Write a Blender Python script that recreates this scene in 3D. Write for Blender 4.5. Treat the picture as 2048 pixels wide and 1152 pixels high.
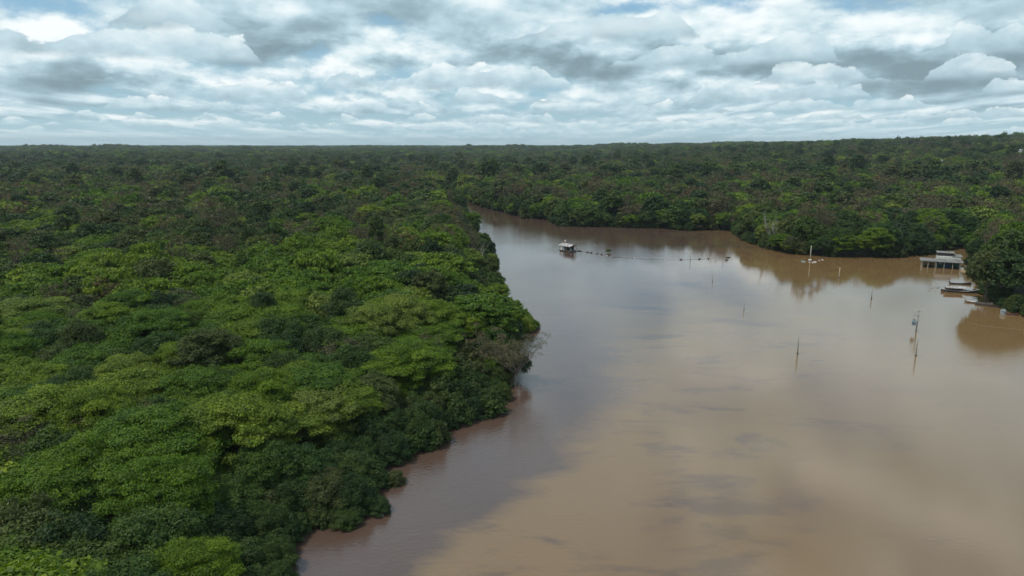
import bpy, bmesh, math, random
import numpy as np
from mathutils import Vector, Matrix
for o in list(bpy.data.objects): bpy.data.objects.remove(o)
C = bpy.context.scene.collection
PI = math.pi
# ------------------------------------------------------------------ camera
H = 45.0; HAZE = 7e-5; FPX = 1366.0; PITCH = math.radians(11.9)
cd = bpy.data.cameras.new('camera'); cam = bpy.data.objects.new('camera', cd); C.objects.link(cam)
cam.location = (0, 0, H); cam.rotation_euler = (PI/2 - PITCH, 0, 0)
cd.sensor_width = 36; cd.lens = 36*FPX/2048; cd.clip_start = 0.5; cd.clip_end = 40000
bpy.context.scene.camera = cam
sc = bpy.context.scene
sc.view_settings.view_transform = 'Standard'; sc.view_settings.look = 'None'
sc.view_settings.gamma = 1; sc.view_settings.exposure = 0.18
def ray(px, py):
    x = (px-1024)/FPX; y = -(py-576)/FPX
    cp, sp = math.cos(PITCH), math.sin(PITCH)
    return Vector((x, cp + y*sp, -sp + y*cp))
def at(px, py, z=0.0):
    d = ray(px, py); t = (z-H)/d.z
    return Vector((d.x*t, d.y*t, z))
def azel(px, py):
    d = ray(px, py).normalized(); return math.atan2(d.x, d.y), math.asin(d.z)
def up_at(p, py):                                   # height above p that shows at row py
    y = -(py-576)/FPX; cp, sp = math.cos(PITCH), math.sin(PITCH)
    # (z-H)/Y = (-sp+y cp)/(cp+y sp)
    return H + p.y*(-sp+y*cp)/(cp+y*sp) - p.z
# ------------------------------------------------------------------ node helper
class NT:
    def __init__(s, tree): s.t = tree; s.n = tree.nodes; s.l = tree.links
    def new(s, typ, **kw):
        n = s.n.new(typ)
        for k, v in kw.items(): setattr(n, k, v)
        return n
    def put(s, sock, v):
        if v is None: return
        if isinstance(v, bpy.types.NodeSocket): s.l.new(v, sock)
        else: sock.default_value = v
    def m(s, op, a, b=None, c=None, clamp=False):
        n = s.new('ShaderNodeMath', operation=op, use_clamp=clamp)
        s.put(n.inputs[0], a); s.put(n.inputs[1], b); s.put(n.inputs[2], c); return n.outputs[0]
    def comb(s, x, y, z=0.0):
        n = s.new('ShaderNodeCombineXYZ'); s.put(n.inputs[0], x); s.put(n.inputs[1], y); s.put(n.inputs[2], z); return n.outputs[0]
    def sep(s, v):
        n = s.new('ShaderNodeSeparateXYZ'); s.put(n.inputs[0], v); return n.outputs
    def noise(s, vec, scale=1.0, detail=4.0, rough=0.5, dist=0.0, col=False):
        n = s.new('ShaderNodeTexNoise'); s.put(n.inputs['Vector'], vec); s.put(n.inputs['Scale'], scale)
        s.put(n.inputs['Detail'], detail); s.put(n.inputs['Roughness'], rough); s.put(n.inputs['Distortion'], dist)
        return n.outputs['Color' if col else 'Fac']
    def smooth(s, v, a, b, lo=0.0, hi=1.0):
        n = s.new('ShaderNodeMapRange', interpolation_type='SMOOTHSTEP', clamp=True)
        s.put(n.inputs['Value'], v); s.put(n.inputs['From Min'], a); s.put(n.inputs['From Max'], b)
        s.put(n.inputs['To Min'], lo); s.put(n.inputs['To Max'], hi); return n.outputs[0]
    def mix(s, f, a, b, mode='MIX'):
        n = s.new('ShaderNodeMix', data_type='RGBA', blend_type=mode)
        s.put(n.inputs[0], f)
        for i, v in ((6, a), (7, b)):
            if isinstance(v, tuple) and len(v) == 3: v = (*v, 1)
            s.put(n.inputs[i], v)
        return n.outputs[2]
    def ramp(s, f, stops, interp='LINEAR'):
        n = s.new('ShaderNodeValToRGB'); cr = n.color_ramp; cr.interpolation = interp
        while len(cr.elements) < len(stops): cr.elements.new(0.5)
        for e, (p, c) in zip(cr.elements, stops): e.position = p; e.color = (*c, 1)
        s.put(n.inputs[0], f); return n.outputs[0]
# ------------------------------------------------------------------ sky
SUN_EL, SUN_AZ = math.radians(60), math.radians(-112)     # azimuth from +Y towards +X
world = bpy.data.worlds.new('World'); sc.world = world; world.use_nodes = True
w = NT(world.node_tree); w.n.clear()
grp = bpy.data.node_groups.new('cloud_density', 'ShaderNodeTree')
grp.interface.new_socket('Az', in_out='INPUT', socket_type='NodeSocketFloat')
grp.interface.new_socket('El', in_out='INPUT', socket_type='NodeSocketFloat')
grp.interface.new_socket('D', in_out='OUTPUT', socket_type='NodeSocketFloat')
g = NT(grp); gi = g.new('NodeGroupInput'); go = g.new('NodeGroupOutput')
az, el = gi.outputs[0], gi.outputs[1]
iv = g.m('DIVIDE', 1.0, g.m('ADD', el, 0.05)); u = g.m('MULTIPLY', az, iv)
v = g.m('ADD', g.m('MULTIPLY', g.m('LOGARITHM', iv, 2.71828), 1.7), g.m('MULTIPLY', iv, 0.15))
d1 = g.noise(g.comb(u, v, 3.7), 1.0, 8, 0.54, 0.1)
d2 = g.noise(g.comb(az, g.m('MULTIPLY', el, 2.1), 8.1), 6.5, 9, 0.54, 0.0)
pf = g.smooth(el, 0.02, 0.09, .25, .92)
dd = g.m('ADD', g.m('MULTIPLY', d1, g.m('SUBTRACT', 1.0, pf)), g.m('MULTIPLY', d2, pf))
wn = g.noise(g.comb(az, el, 1.0), 9.0, 4, 0.55, 0.0, True); wx, wy, _ = g.sep(wn)
a2 = g.m('ADD', az, g.m('MULTIPLY', g.m('SUBTRACT', wx, 0.5), 0.12))
e2 = g.m('ADD', el, g.m('MULTIPLY', g.m('SUBTRACT', wy, 0.5), 0.06))
def blob(G, a2, e2, px, py, rx, ry, amp):
    a, e = azel(px, py)
    q = G.m('ADD', G.m('POWER', G.m('ABSOLUTE', G.m('DIVIDE', G.m('SUBTRACT', a2, a), rx/FPX)), 2.0),
            G.m('POWER', G.m('ABSOLUTE', G.m('DIVIDE', G.m('SUBTRACT', e2, e), ry/FPX)), 2.0))
    return G.m('MULTIPLY', G.m('EXPONENT', G.m('MULTIPLY', q, -1.0)), amp)
for b in [(90,15,70,20,-.14),(235,70,45,45,-.10),(330,110,120,22,-.08),(450,30,220,55,.14),(140,115,100,50,.12),(60,245,120,14,-.10),
          (350,232,330,9,-.10),(780,236,120,9,-.12),(725,45,40,22,-.10),(900,40,170,60,.12),(960,95,120,40,.08),(1010,150,60,50,.12),
          (1240,8,90,12,-.12),(1200,80,170,60,.12),(1620,90,260,65,.14),(1900,110,160,60,.12),(700,120,60,40,.07),(1830,20,200,22,-.03),
          (1780,215,260,10,-.08)]:
    dd = g.m('ADD', dd, blob(g, a2, e2, *b))
g.put(go.inputs[0], dd)
tc = w.new('ShaderNodeTexCoord'); dx, dy, dz = w.sep(tc.outputs['Generated'])
AZ = w.m('ARCTAN2', dx, dy); EL = w.m('ARCSINE', w.m('MAXIMUM', dz, 0.0))
def dens(a, e):
    n = w.new('ShaderNodeGroup'); n.node_tree = grp; w.put(n.inputs[0], a); w.put(n.inputs[1], e); return n.outputs[0]
D0 = dens(AZ, EL)
stp = w.m('ADD', 0.004, w.m('MULTIPLY', EL, 0.09))
D1 = dens(w.m('SUBTRACT', AZ, w.m('MULTIPLY', stp, 0.5)), w.m('ADD', EL, stp))
cov = w.smooth(D0, 0.38, 0.52)
lit = w.m('ADD', 0.58, w.m('MULTIPLY', w.m('SUBTRACT', D0, D1), w.m('MULTIPLY', w.smooth(EL, 0.0, 0.08, 2.2, 5.0), w.smooth(EL, .11, .18, 1.0, .6))))
wn = w.noise(w.comb(AZ, EL, 5.0), 7.0, 4, 0.55, 0.0, True); wx, wy, _ = w.sep(wn)
A2 = w.m('ADD', AZ, w.m('MULTIPLY', w.m('SUBTRACT', wx, 0.5), 0.10)); E2 = w.m('ADD', EL, w.m('MULTIPLY', w.m('SUBTRACT', wy, 0.5), 0.05))
for b in [(430,72,170,26,-.26),(250,60,60,30,.0),(150,85,80,45,.16),(960,85,120,26,-.16),(720,160,90,34,.32),(980,140,110,26,.40),(820,210,90,20,-.1),
          (1500,60,60,50,.1),(1620,130,200,40,-.18),(1950,150,130,45,-.20),(1210,135,110,20,-.25),(1030,165,60,40,.3),(1800,60,320,60,-.10),
          (450,150,90,18,.25),(170,180,90,20,-.25),(560,30,60,20,.2),(1300,180,220,24,.15),(1190,40,130,30,.12)]:
    lit = w.m('ADD', lit, blob(w, A2, E2, *b))
# thick clouds are darker, and heavier cover overhead
lit = w.m('SUBTRACT', lit, w.m('MULTIPLY', w.smooth(D0, 0.52, 0.75), 0.35))
lit = w.m('SUBTRACT', lit, w.smooth(EL, 0.25, 0.75, 0.0, 0.35))
lit = w.smooth(lit, -.30, 1.15)
ROWS = [(.006,.006,26,1.3,.36,.6,.12),(.012,.008,21,2.7,.38,.65,.08),(.020,.011,17,4.1,.36,.75,.06),(.029,.014,14,21.9,.40,.8,.06),(.040,.019,11.5,5.9,.38,.85,.03),(.054,.027,9,7.3,.42,.9,.03),(.072,.036,7.5,9.4,.42,.9,.02),(.098,.044,5.8,11.2,.44,.9,.0),(.135,.040,3.6,13.9,.47,.7,-.14)]
CR = [(0.0,(.215,.305,.345)),(0.3,(.325,.455,.52)),(0.6,(.49,.645,.715)),(0.85,(.73,.83,.86)),(1.0,(.88,.925,.935))]
cloud = w.ramp(lit, CR)
sky = w.new('ShaderNodeTexSky', sky_type='NISHITA', sun_disc=False); sky.sun_elevation = SUN_EL; sky.sun_rotation = SUN_AZ
sky.air_density = 1.0; sky.dust_density = 1.0; sky.ozone_density = 2.0
skyc = w.mix(1.0, sky.outputs[0], (0.085,0.085,0.085), 'MULTIPLY')
blue = w.ramp(EL, [(0.0,(.40,.63,.72)),(0.05,(.32,.55,.68)),(0.2,(.24,.46,.66)),(1.0,(.12,.26,.5))])
blue = w.mix(0.25, blue, skyc)
col = w.mix(cov, blue, cloud)
# rows of flat based cumulus, one behind the other down to the horizon
rg = bpy.data.node_groups.new('cumulus_row', 'ShaderNodeTree')
for nm in ('Az','El','Base','Hmax','Scale','Seed','Thr'): rg.interface.new_socket(nm, in_out='INPUT', socket_type='NodeSocketFloat')
for nm in ('Alpha','Shade'): rg.interface.new_socket(nm, in_out='OUTPUT', socket_type='NodeSocketFloat')
r = NT(rg); ri = r.new('NodeGroupInput').outputs; ro = r.new('NodeGroupOutput')
za, ze, zb, zh, zs, zd, zt = ri[0], ri[1], ri[2], ri[3], ri[4], ri[5], ri[6]
big_ = r.noise(r.comb(r.m('MULTIPLY', za, zs), zd, 0.0), 1.0, 2, .5)
puff = r.noise(r.comb(r.m('MULTIPLY', za, zs), r.m('MULTIPLY', r.m('MULTIPLY', ze, zs), 1.6), zd), 3.2, 8, .58, 0.0)
pp = r.m('SUBTRACT', puff, .5); hh_ = r.m('MULTIPLY', r.smooth(big_, zt, r.m('ADD', zt, .22)), zh)
top_ = r.m('ADD', r.m('ADD', zb, hh_), r.m('MULTIPLY', r.m('MULTIPLY', pp, zh), 1.5))
bot_ = r.m('ADD', zb, r.m('MULTIPLY', r.m('MULTIPLY', pp, zh), .5))
e1 = r.m('DIVIDE', r.m('SUBTRACT', top_, ze), r.m('MULTIPLY', zh, .09)); e0 = r.m('DIVIDE', r.m('SUBTRACT', ze, bot_), r.m('MULTIPLY', zh, .28))
pres = r.smooth(big_, r.m('SUBTRACT', zt, .02), r.m('ADD', zt, .07))
r.put(ro.inputs[0], r.m('MULTIPLY', r.m('MULTIPLY', r.smooth(e1, 0, 1), r.smooth(e0, 0, 1)), pres))
r.put(ro.inputs[1], r.m('ADD', r.m('ADD', .36, r.m('MULTIPLY', r.m('DIVIDE', r.m('SUBTRACT', ze, zb), zh), .45)), r.m('MULTIPLY', pp, 1.1)))
for i, (eb, hm, sc_, sdv, th_, op, dk) in enumerate(ROWS):
    n = w.new('ShaderNodeGroup'); n.node_tree = rg
    for k_, v_ in enumerate((AZ, EL, eb, hm, sc_, sdv, th_)): w.put(n.inputs[k_], v_)
    sh_ = w.m('ADD', n.outputs[1], dk, clamp=True)
    col = w.mix(w.m('MULTIPLY', n.outputs[0], op), col, w.ramp(sh_, CR))
col = w.mix(w.smooth(EL, 0.0, 0.04, 0.55, 0.0), col, (.47,.69,.77))
bg = w.new('ShaderNodeBackground'); w.put(bg.inputs[0], w.mix(1.0, col, (10,10,10), 'MULTIPLY')); bg.inputs[1].default_value = 0.1
wo = w.new('ShaderNodeOutputWorld'); w.l.new(bg.outputs[0], wo.inputs[0])
world.cycles.sampling_method = 'MANUAL'; world.cycles.sample_map_resolution = 256
# ------------------------------------------------------------------ sun
sl = bpy.data.lights.new('sun', 'SUN'); sun = bpy.data.objects.new('sun', sl); C.objects.link(sun)
sl.energy = 2.2; sl.angle = math.radians(7); sl.color = (1, .95, .86)
sd = Vector((math.sin(SUN_AZ)*math.cos(SUN_EL), math.cos(SUN_AZ)*math.cos(SUN_EL), math.sin(SUN_EL)))
sun.rotation_euler = sd.to_track_quat('Z', 'Y').to_euler(); sun.location = (0, 0, 300)
# ------------------------------------------------------------------ materials
def mat(name):
    m = bpy.data.materials.new(name); m.use_nodes = True; t = NT(m.node_tree); t.n.clear()
    o = t.new('ShaderNodeOutputMaterial'); return m, t, o
def simple(name, col, rough=0.7, metal=0.0, var=0.25, scale=3.0, col2=None):
    m, t, o = mat(name)
    p = t.new('ShaderNodeBsdfPrincipled'); co = t.new('ShaderNodeTexCoord').outputs['Object']
    n = t.noise(co, scale, 6, 0.65)
    c2 = col2 or tuple(c*(1-var*1.6) for c in col)
    t.put(p.inputs['Base Color'], t.mix(t.smooth(n, 0.38, 0.66), col, c2))
    p.inputs['Roughness'].default_value = rough; p.inputs['Metallic'].default_value = metal
    t.l.new(p.outputs[0], o.inputs[0]); return m
def leafmat(name, stops, bright=1.0):
    m, t, o = mat(name)
    oi = t.new('ShaderNodeObjectInfo'); at_ = t.new('ShaderNodeAttribute', attribute_name='tint')
    base = t.ramp(oi.outputs['Random'], stops, 'LINEAR')
    # every stand of trees has its own shade of green (species patches over the ground)
    pn = t.noise(oi.outputs['Location'], 0.012, 3, 0.5)
    base = t.mix(t.smooth(pn, 0.35, 0.65, 0.0, 0.55), base, t.mix(1.0, base, (1.35,1.12,.9), 'MULTIPLY'))
    tv = t.smooth(at_.outputs['Fac'], 0.0, 1.0, 0.55, 1.5)
    hv = t.new('ShaderNodeHueSaturation')
    t.put(hv.inputs['Hue'], t.smooth(at_.outputs['Fac'], 0, 1, .515, .485)); t.put(hv.inputs['Saturation'], 1.0)
    t.put(hv.inputs['Value'], t.m('MULTIPLY', tv, .93)); t.put(hv.inputs['Color'], base)
    d = t.new('ShaderNodeBsdfPrincipled'); t.put(d.inputs['Base Color'], hv.outputs[0]); d.inputs['Roughness'].default_value = 0.55
    d.inputs['Specular IOR Level'].default_value = 0.25
    tr = t.new('ShaderNodeBsdfTranslucent'); t.put(tr.inputs[0], t.mix(1.0, hv.outputs[0], (1.2,1.3,.5), 'MULTIPLY'))
    mx = t.new('ShaderNodeMixShader'); mx.inputs[0].default_value = 0.28
    t.l.new(d.outputs[0], mx.inputs[1]); t.l.new(tr.outputs[0], mx.inputs[2]); t.l.new(mx.outputs[0], o.inputs[0]); return m
M = {}
M['leaf_bright'] = leafmat('leaf_bright', [(0,(.062,.130,.008)),(.3,(.086,.162,.008)),(.6,(.112,.185,.009)),(.85,(.142,.212,.018)),(1,(.155,.205,.040))])
M['leaf_mid'] = leafmat('leaf_mid', [(0,(.018,.046,.010)),(.25,(.034,.078,.012)),(.5,(.052,.104,.014)),(.75,(.078,.112,.024)),(1,(.064,.080,.034))])
M['leaf_dark'] = leafmat('leaf_dark', [(0,(.022,.052,.012)),(.35,(.036,.074,.015)),(.7,(.056,.094,.017)),(1,(.070,.084,.026))])
M['leaf_dry'] = leafmat('leaf_dry', [(0,(.085,.095,.045)),(.4,(.115,.095,.055)),(.7,(.080,.090,.045)),(1,(.13,.085,.04))])
M['bark'] = simple('bark', (.16,.13,.10), .9, scale=2, col2=(.07,.055,.04))
M['pale_bark'] = simple('pale_bark', (.42,.38,.32), .85, scale=2, col2=(.2,.18,.15))
M['twig'] = simple('twig', (.24,.20,.16), .9, scale=2, col2=(.13,.105,.085))
# ------------------------------------------------------------------ mesh helpers
def npmesh(name, verts, quads, mats=(), tint=None, midx=None):
    me = bpy.data.meshes.new(name); verts = np.asarray(verts, np.float32); quads = np.asarray(quads, np.int32)
    me.vertices.add(len(verts)); me.vertices.foreach_set('co', verts.ravel())
    k = quads.shape[1]; me.loops.add(quads.size); me.loops.foreach_set('vertex_index', quads.ravel())
    me.polygons.add(len(quads)); me.polygons.foreach_set('loop_start', np.arange(0, quads.size, k, dtype=np.int32))
    for m in mats: me.materials.append(m)
    if midx is not None: me.polygons.foreach_set('material_index', np.asarray(midx, np.int32))
    if tint is not None:
        a = me.attributes.new('tint', 'FLOAT', 'FACE'); a.data.foreach_set('value', np.asarray(tint, np.float32))
    me.update(calc_edges=True); return me
class MB:                                           # collects shapes into one mesh
    def __init__(s): s.v = []; s.f = []
    def add(s, v, f, mtx=None):
        b = len(s.v)
        for p in v: s.v.append(tuple(mtx @ Vector(p)) if mtx else tuple(p))
        s.f += [tuple(b+i for i in q) for q in f]; return s
    def box(s, c, d, rz=0.0, mtx=None, taper=1.0):
        x, y, z = d[0]/2, d[1]/2, d[2]/2; R = Matrix.Translation(c) @ Matrix.Rotation(rz, 4, 'Z')
        if mtx: R = mtx @ R
        t = taper
        return s.add([(-x,-y,-z),(x,-y,-z),(x,y,-z),(-x,y,-z),(-x*t,-y*t,z),(x*t,-y*t,z),(x*t,y*t,z),(-x*t,y*t,z)],
                     [(0,3,2,1),(4,5,6,7),(0,1,5,4),(1,2,6,5),(2,3,7,6),(3,0,4,7)], R)
    def tube(s, pts, rad, n=8, cap=True):
        pts = [Vector(p) for p in pts]; rings = []
        for i, p in enumerate(pts):
            d = (pts[min(i+1, len(pts)-1)] - pts[max(i-1, 0)]).normalized()
            a = d.orthogonal().normalized() if abs(d.z) > .9 else d.cross(Vector((0,0,1))).normalized()
            if i and rings: 
                pa = rings[-1][1]; a = (pa - d*pa.dot(d)).normalized()
            b = d.cross(a); r = rad[i] if hasattr(rad, '__len__') else rad
            rings.append(([p + (a*math.cos(2*PI*k/n) + b*math.sin(2*PI*k/n))*r for k in range(n)], a))
        v = [q for r_, _ in rings for q in r_]; f = []
        for i in range(len(pts)-1):
            for k in range(n):
                f.append((i*n+k, i*n+(k+1)%n, (i+1)*n+(k+1)%n, (i+1)*n+k))
        if cap: f.append(tuple(range(n-1, -1, -1))); f.append(tuple((len(pts)-1)*n+k for k in range(n)))
        return s.add(v, f)
    def lathe(s, prof, n=14, mtx=None):
        v = [(r*math.cos(2*PI*k/n), r*math.sin(2*PI*k/n), z) for r, z in prof for k in range(n)]; f = []
        for i in range(len(prof)-1):
            for k in range(n): f.append((i*n+k, i*n+(k+1)%n, (i+1)*n+(k+1)%n, (i+1)*n+k))
        f.append(tuple(range(n-1, -1, -1))); f.append(tuple((len(prof)-1)*n+k for k in range(n)))
        return s.add(v, f, mtx)
    def loft(s, secs, close=True):                  # sections with the same point count
        n = len(secs[0]); v = [p for q in secs for p in q]; f = []
        for i in range(len(secs)-1):
            for k in range(n if close else n-1):
                f.append((i*n+k, i*n+(k+1)%n, (i+1)*n+(k+1)%n, (i+1)*n+k))
        f.append(tuple(range(n-1, -1, -1))); f.append(tuple((len(secs)-1)*n+k for k in range(n)))
        return s.add(v, f)
    def mesh(s, name, m, smooth=False):
        me = bpy.data.meshes.new(name); me.from_pydata(s.v, [], s.f); me.validate(); me.materials.append(m)
        bm = bmesh.new(); bm.from_mesh(me); bmesh.ops.recalc_face_normals(bm, faces=bm.faces); bm.to_mesh(me); bm.free()
        if smooth: me.polygons.foreach_set('use_smooth', [len(p.vertices) == 4 for p in me.polygons])
        return me
    def build(s, name, m, parent=None, smooth=False):
        o = bpy.data.objects.new(name, s.mesh(name, m, smooth)); C.objects.link(o)
        if parent: o.parent = parent
        return o
def tag(o, label, cat, group=None):
    o['label'] = label; o['category'] = cat
    if group: o['group'] = group
    return o
def thing(name, label, cat, loc=(0,0,0), rz=0.0, group=None):
    o = bpy.data.objects.new(name, None); C.objects.link(o); o.location = loc; o.rotation_euler = (0,0,rz)
    o.empty_display_size = .3; return tag(o, label, cat, group)
def child(name, me, parent):
    o = bpy.data.objects.new(name, me); C.objects.link(o); o.parent = parent; return o
# ------------------------------------------------------------------ where the water is
LB = [(586,1152),(598,1100),(618,1078),(673,1050),(747,1027),(756,998),(786,968),(780,942),(815,906),(884,886),(884,862),
      (935,850),(985,826),(1000,795),(1010,772),(1020,745),(1020,715),(1030,684),(1070,664),(1068,650),(1020,640),(1006,610),(1000,580),
      (992,552),(990,520),(968,492),(955,462),(942,440),(915,418),(888,398),(880,389)]
RB = [(885,387),(918,394),(965,414),(1050,436),(1095,440),(1120,452),(1300,456),(1375,461),(1440,459),(1462,463),(1490,482),(1545,500),
      (1580,508),(1660,514),(1800,514),(1850,508),(1880,500),(1950,492),(1965,500),(1950,520),(1938,530),(1925,541),(1930,546),(1940,548),(1958,560),
      (1968,590),(1990,608),(2030,624),(2060,636),(2200,650)]
poly = [(-16,20),(-14,50)] + [tuple(at(*p)[:2]) for p in LB] + [tuple(at(*p)[:2]) for p in RB] + [(230,150),(230,-80),(-16,-80)]
POLY = np.array(poly)
def sdist(P):                                       # >0 on land, <0 in water
    P = np.atleast_2d(np.asarray(P, float)); A = POLY; B = np.roll(POLY, -1, 0)
    best = np.full(len(P), 1e18); inside = np.zeros(len(P), bool)
    for a, b in zip(A, B):
        ab = b-a; t = np.clip(((P-a)@ab)/max(ab@ab, 1e-9), 0, 1); q = a + t[:, None]*ab
        best = np.minimum(best, ((P-q)**2).sum(1))
        c = (a[1] > P[:, 1]) != (b[1] > P[:, 1])
        xi = (b[0]-a[0])*(P[:, 1]-a[1])/((b[1]-a[1]) if b[1] != a[1] else 1e-9) + a[0]
        inside ^= c & (P[:, 0] < xi)
    return np.sqrt(best)*np.where(inside, -1, 1)
def sm(x, a, b): t = np.clip((x-a)/(b-a), 0, 1); return t*t*(3-2*t)
def terr(x, y):                                     # the land climbs gently to the right in the distance
    d = np.hypot(x, y); a = np.arctan2(x, np.maximum(y, 1e-3))
    h = 37*np.clip((a-.08)/.56, 0, 1.25)**.8*sm(d, 420, 1650)*(y > 0)
    h = h + 13*np.exp(-((d-3200)/900.)**2)*(.65+.35*np.sin(a*23+1)*np.cos(a*61))
    return 0.3 + h + 5.0*sm(d, 900, 3000)*np.sin(x/310.+1)*np.cos(y/430.)+2.0*sm(d, 700, 2000)*np.sin(x/97.)*np.cos(y/140.)
# ------------------------------------------------------------------ ground sheet
rr = [4.0]
while rr[-1] < 14000: rr.append(rr[-1]*1.028 + .3)
aa = np.radians(np.concatenate([np.arange(-180, -52, 6), np.arange(-52, 52, .6), np.arange(52, 180, 6)]))
R_, A_ = np.meshgrid(np.array(rr), aa, indexing='ij'); X_ = R_*np.sin(A_); Y_ = R_*np.cos(A_)
sd_ = sdist(np.stack([X_.ravel(), Y_.ravel()], 1)).reshape(X_.shape)
Z_ = np.where(sd_ > 0, terr(X_, Y_)*sm(sd_, 0, 3) - 1.0*(1-sm(sd_, 0, 3)), -1.0 - 2*sm(-sd_, 0, 8))
nr, na = X_.shape; V_ = np.stack([X_, Y_, Z_], -1).reshape(-1, 3)
i_, j_ = np.meshgrid(np.arange(nr-1), np.arange(na), indexing='ij'); j2 = (j_+1) % na
Q_ = np.stack([i_*na+j_, i_*na+j2, (i_+1)*na+j2, (i_+1)*na+j_], -1).reshape(-1, 4)[:, ::-1]
m, t, o = mat('forest_floor'); p = t.new('ShaderNodeBsdfPrincipled'); pos = t.new('ShaderNodeNewGeometry').outputs['Position']
t.put(p.inputs['Base Color'], t.mix(t.smooth(t.noise(pos, .6, 6, .7), .4, .6), (.028,.038,.014), (.055,.045,.025))); p.inputs['Roughness'].default_value = 1
t.l.new(p.outputs[0], o.inputs[0])
# close the middle with a fan
V_ = np.vstack([V_, [[0, 0, -3]]]); me = npmesh('ground', V_, Q_, [m])
bm = bmesh.new(); bm.from_mesh(me); bm.verts.ensure_lookup_table(); c0 = bm.verts[len(V_)-1]
for k in range(na): bm.faces.new((c0, bm.verts[(k+1) % na], bm.verts[k]))
bmesh.ops.recalc_face_normals(bm, faces=bm.faces); bm.to_mesh(me); bm.free()
go_ = bpy.data.objects.new('ground', me); C.objects.link(go_); go_['kind'] = 'structure'
# ------------------------------------------------------------------ water
m, t, o = mat('river_water'); p = t.new('ShaderNodeBsdfPrincipled'); pos = t.new('ShaderNodeNewGeometry').outputs['Position']
px_, py_, _ = t.sep(pos)
bnd = [(830,1152),(905,1080),(1010,1015),(1090,955),(1150,890),(1215,825),(1240,760),(1250,700),(1255,650),(1290,600),(1330,545),(1400,505)]
bw = [at(*q) for q in bnd]
fc = t.new('ShaderNodeFloatCurve'); cm = fc.mapping; cur = cm.curves[0]; cm.use_clip = False
ys = [(b.y/300., b.x/120.) for b in bw]; ys = [(0.0, -.25)] + sorted(ys) + [(1.0, ys[-1][1]*1.25)]
while len(cur.points) < len(ys): cur.points.new(0.5, 0.5)
for pt, (a, b) in zip(cur.points, ys): pt.location = (a, b)
cm.clip_min_x = -1; cm.clip_min_y = -1; cm.clip_max_x = 2; cm.clip_max_y = 3; cm.update()
t.put(fc.inputs['Value'], t.m('MINIMUM', t.m('DIVIDE', py_, 300.), 1.0)); bx = t.m('MULTIPLY', fc.outputs[0], 120.)
wv = t.comb(t.m('MULTIPLY', px_, .45), py_, 0.0)
n1 = t.noise(wv, .045, 8, .58, .5); n2 = t.noise(t.comb(t.m('MULTIPLY', px_, .45), py_, 7.0), .13, 9, .66, .35)
off = t.m('ADD', t.m('SUBTRACT', px_, bx), t.m('MULTIPLY', t.m('SUBTRACT', n1, .5), 30.0))
off = t.m('ADD', off, t.m('MULTIPLY', t.m('SUBTRACT', n2, .5), 14.0))
wd = t.smooth(py_, 80.0, 260.0, 3.0, 34.0); mask = t.smooth(t.m('DIVIDE', off, wd), -1.0, 1.2)
# drifting tongues of clear dark water inside the muddy plume, fewer away from the front
tong = t.smooth(n2, .50, .66); near = t.smooth(off, 5.0, 80.0, .75, 0.0)
mask = t.m('SUBTRACT', mask, t.m('MULTIPLY', tong, near), clamp=True)
clear = (.098,.060,.044); mud = (.218,.134,.061)
big = t.noise(pos, .012, 3, .5)
mudc = t.mix(t.smooth(big, .35, .65), mud, (.205,.120,.050))
t.put(p.inputs['Base Color'], t.mix(mask, clear, mudc))
rg = t.smooth(t.noise(wv, .03, 4, .6), .4, .7, .035, .10); t.put(p.inputs['Roughness'], rg)
p.inputs['IOR'].default_value = 1.75; p.inputs['Specular IOR Level'].default_value = .5
r1 = t.noise(t.comb(t.m('MULTIPLY', px_, .55), py_, 0), 2.2, 4, .6); r2 = t.noise(t.comb(t.m('MULTIPLY', px_, .5), py_, 0), .28, 3, .5)
amp = t.smooth(t.noise(pos, .02, 3, .5, .5), .38, .62, .35, 1.0)
cal = t.smooth(t.m('SUBTRACT', px_, bx), -35.0, 30.0, 1.2, .30)
cal = t.m('MULTIPLY', cal, t.smooth(py_, 90.0, 230.0, 1.25, .6))
bh = t.m('MULTIPLY', t.m('ADD', t.m('MULTIPLY', r1, .055), t.m('MULTIPLY', r2, .035)), t.m('MULTIPLY', amp, cal))
bp = t.new('ShaderNodeBump'); bp.inputs['Strength'].default_value = 1.0; bp.inputs['Distance'].default_value = 1.0
t.put(bp.inputs['Height'], bh); t.put(p.inputs['Normal'], bp.outputs[0]); t.l.new(p.outputs[0], o.inputs[0])
me = npmesh('water', [(-900,-500,0),(900,-500,0),(900,1300,0),(-900,1300,0)], [(0,1,2,3)], [m])
wo_ = bpy.data.objects.new('water', me); C.objects.link(wo_); wo_['kind'] = 'structure'
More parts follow.
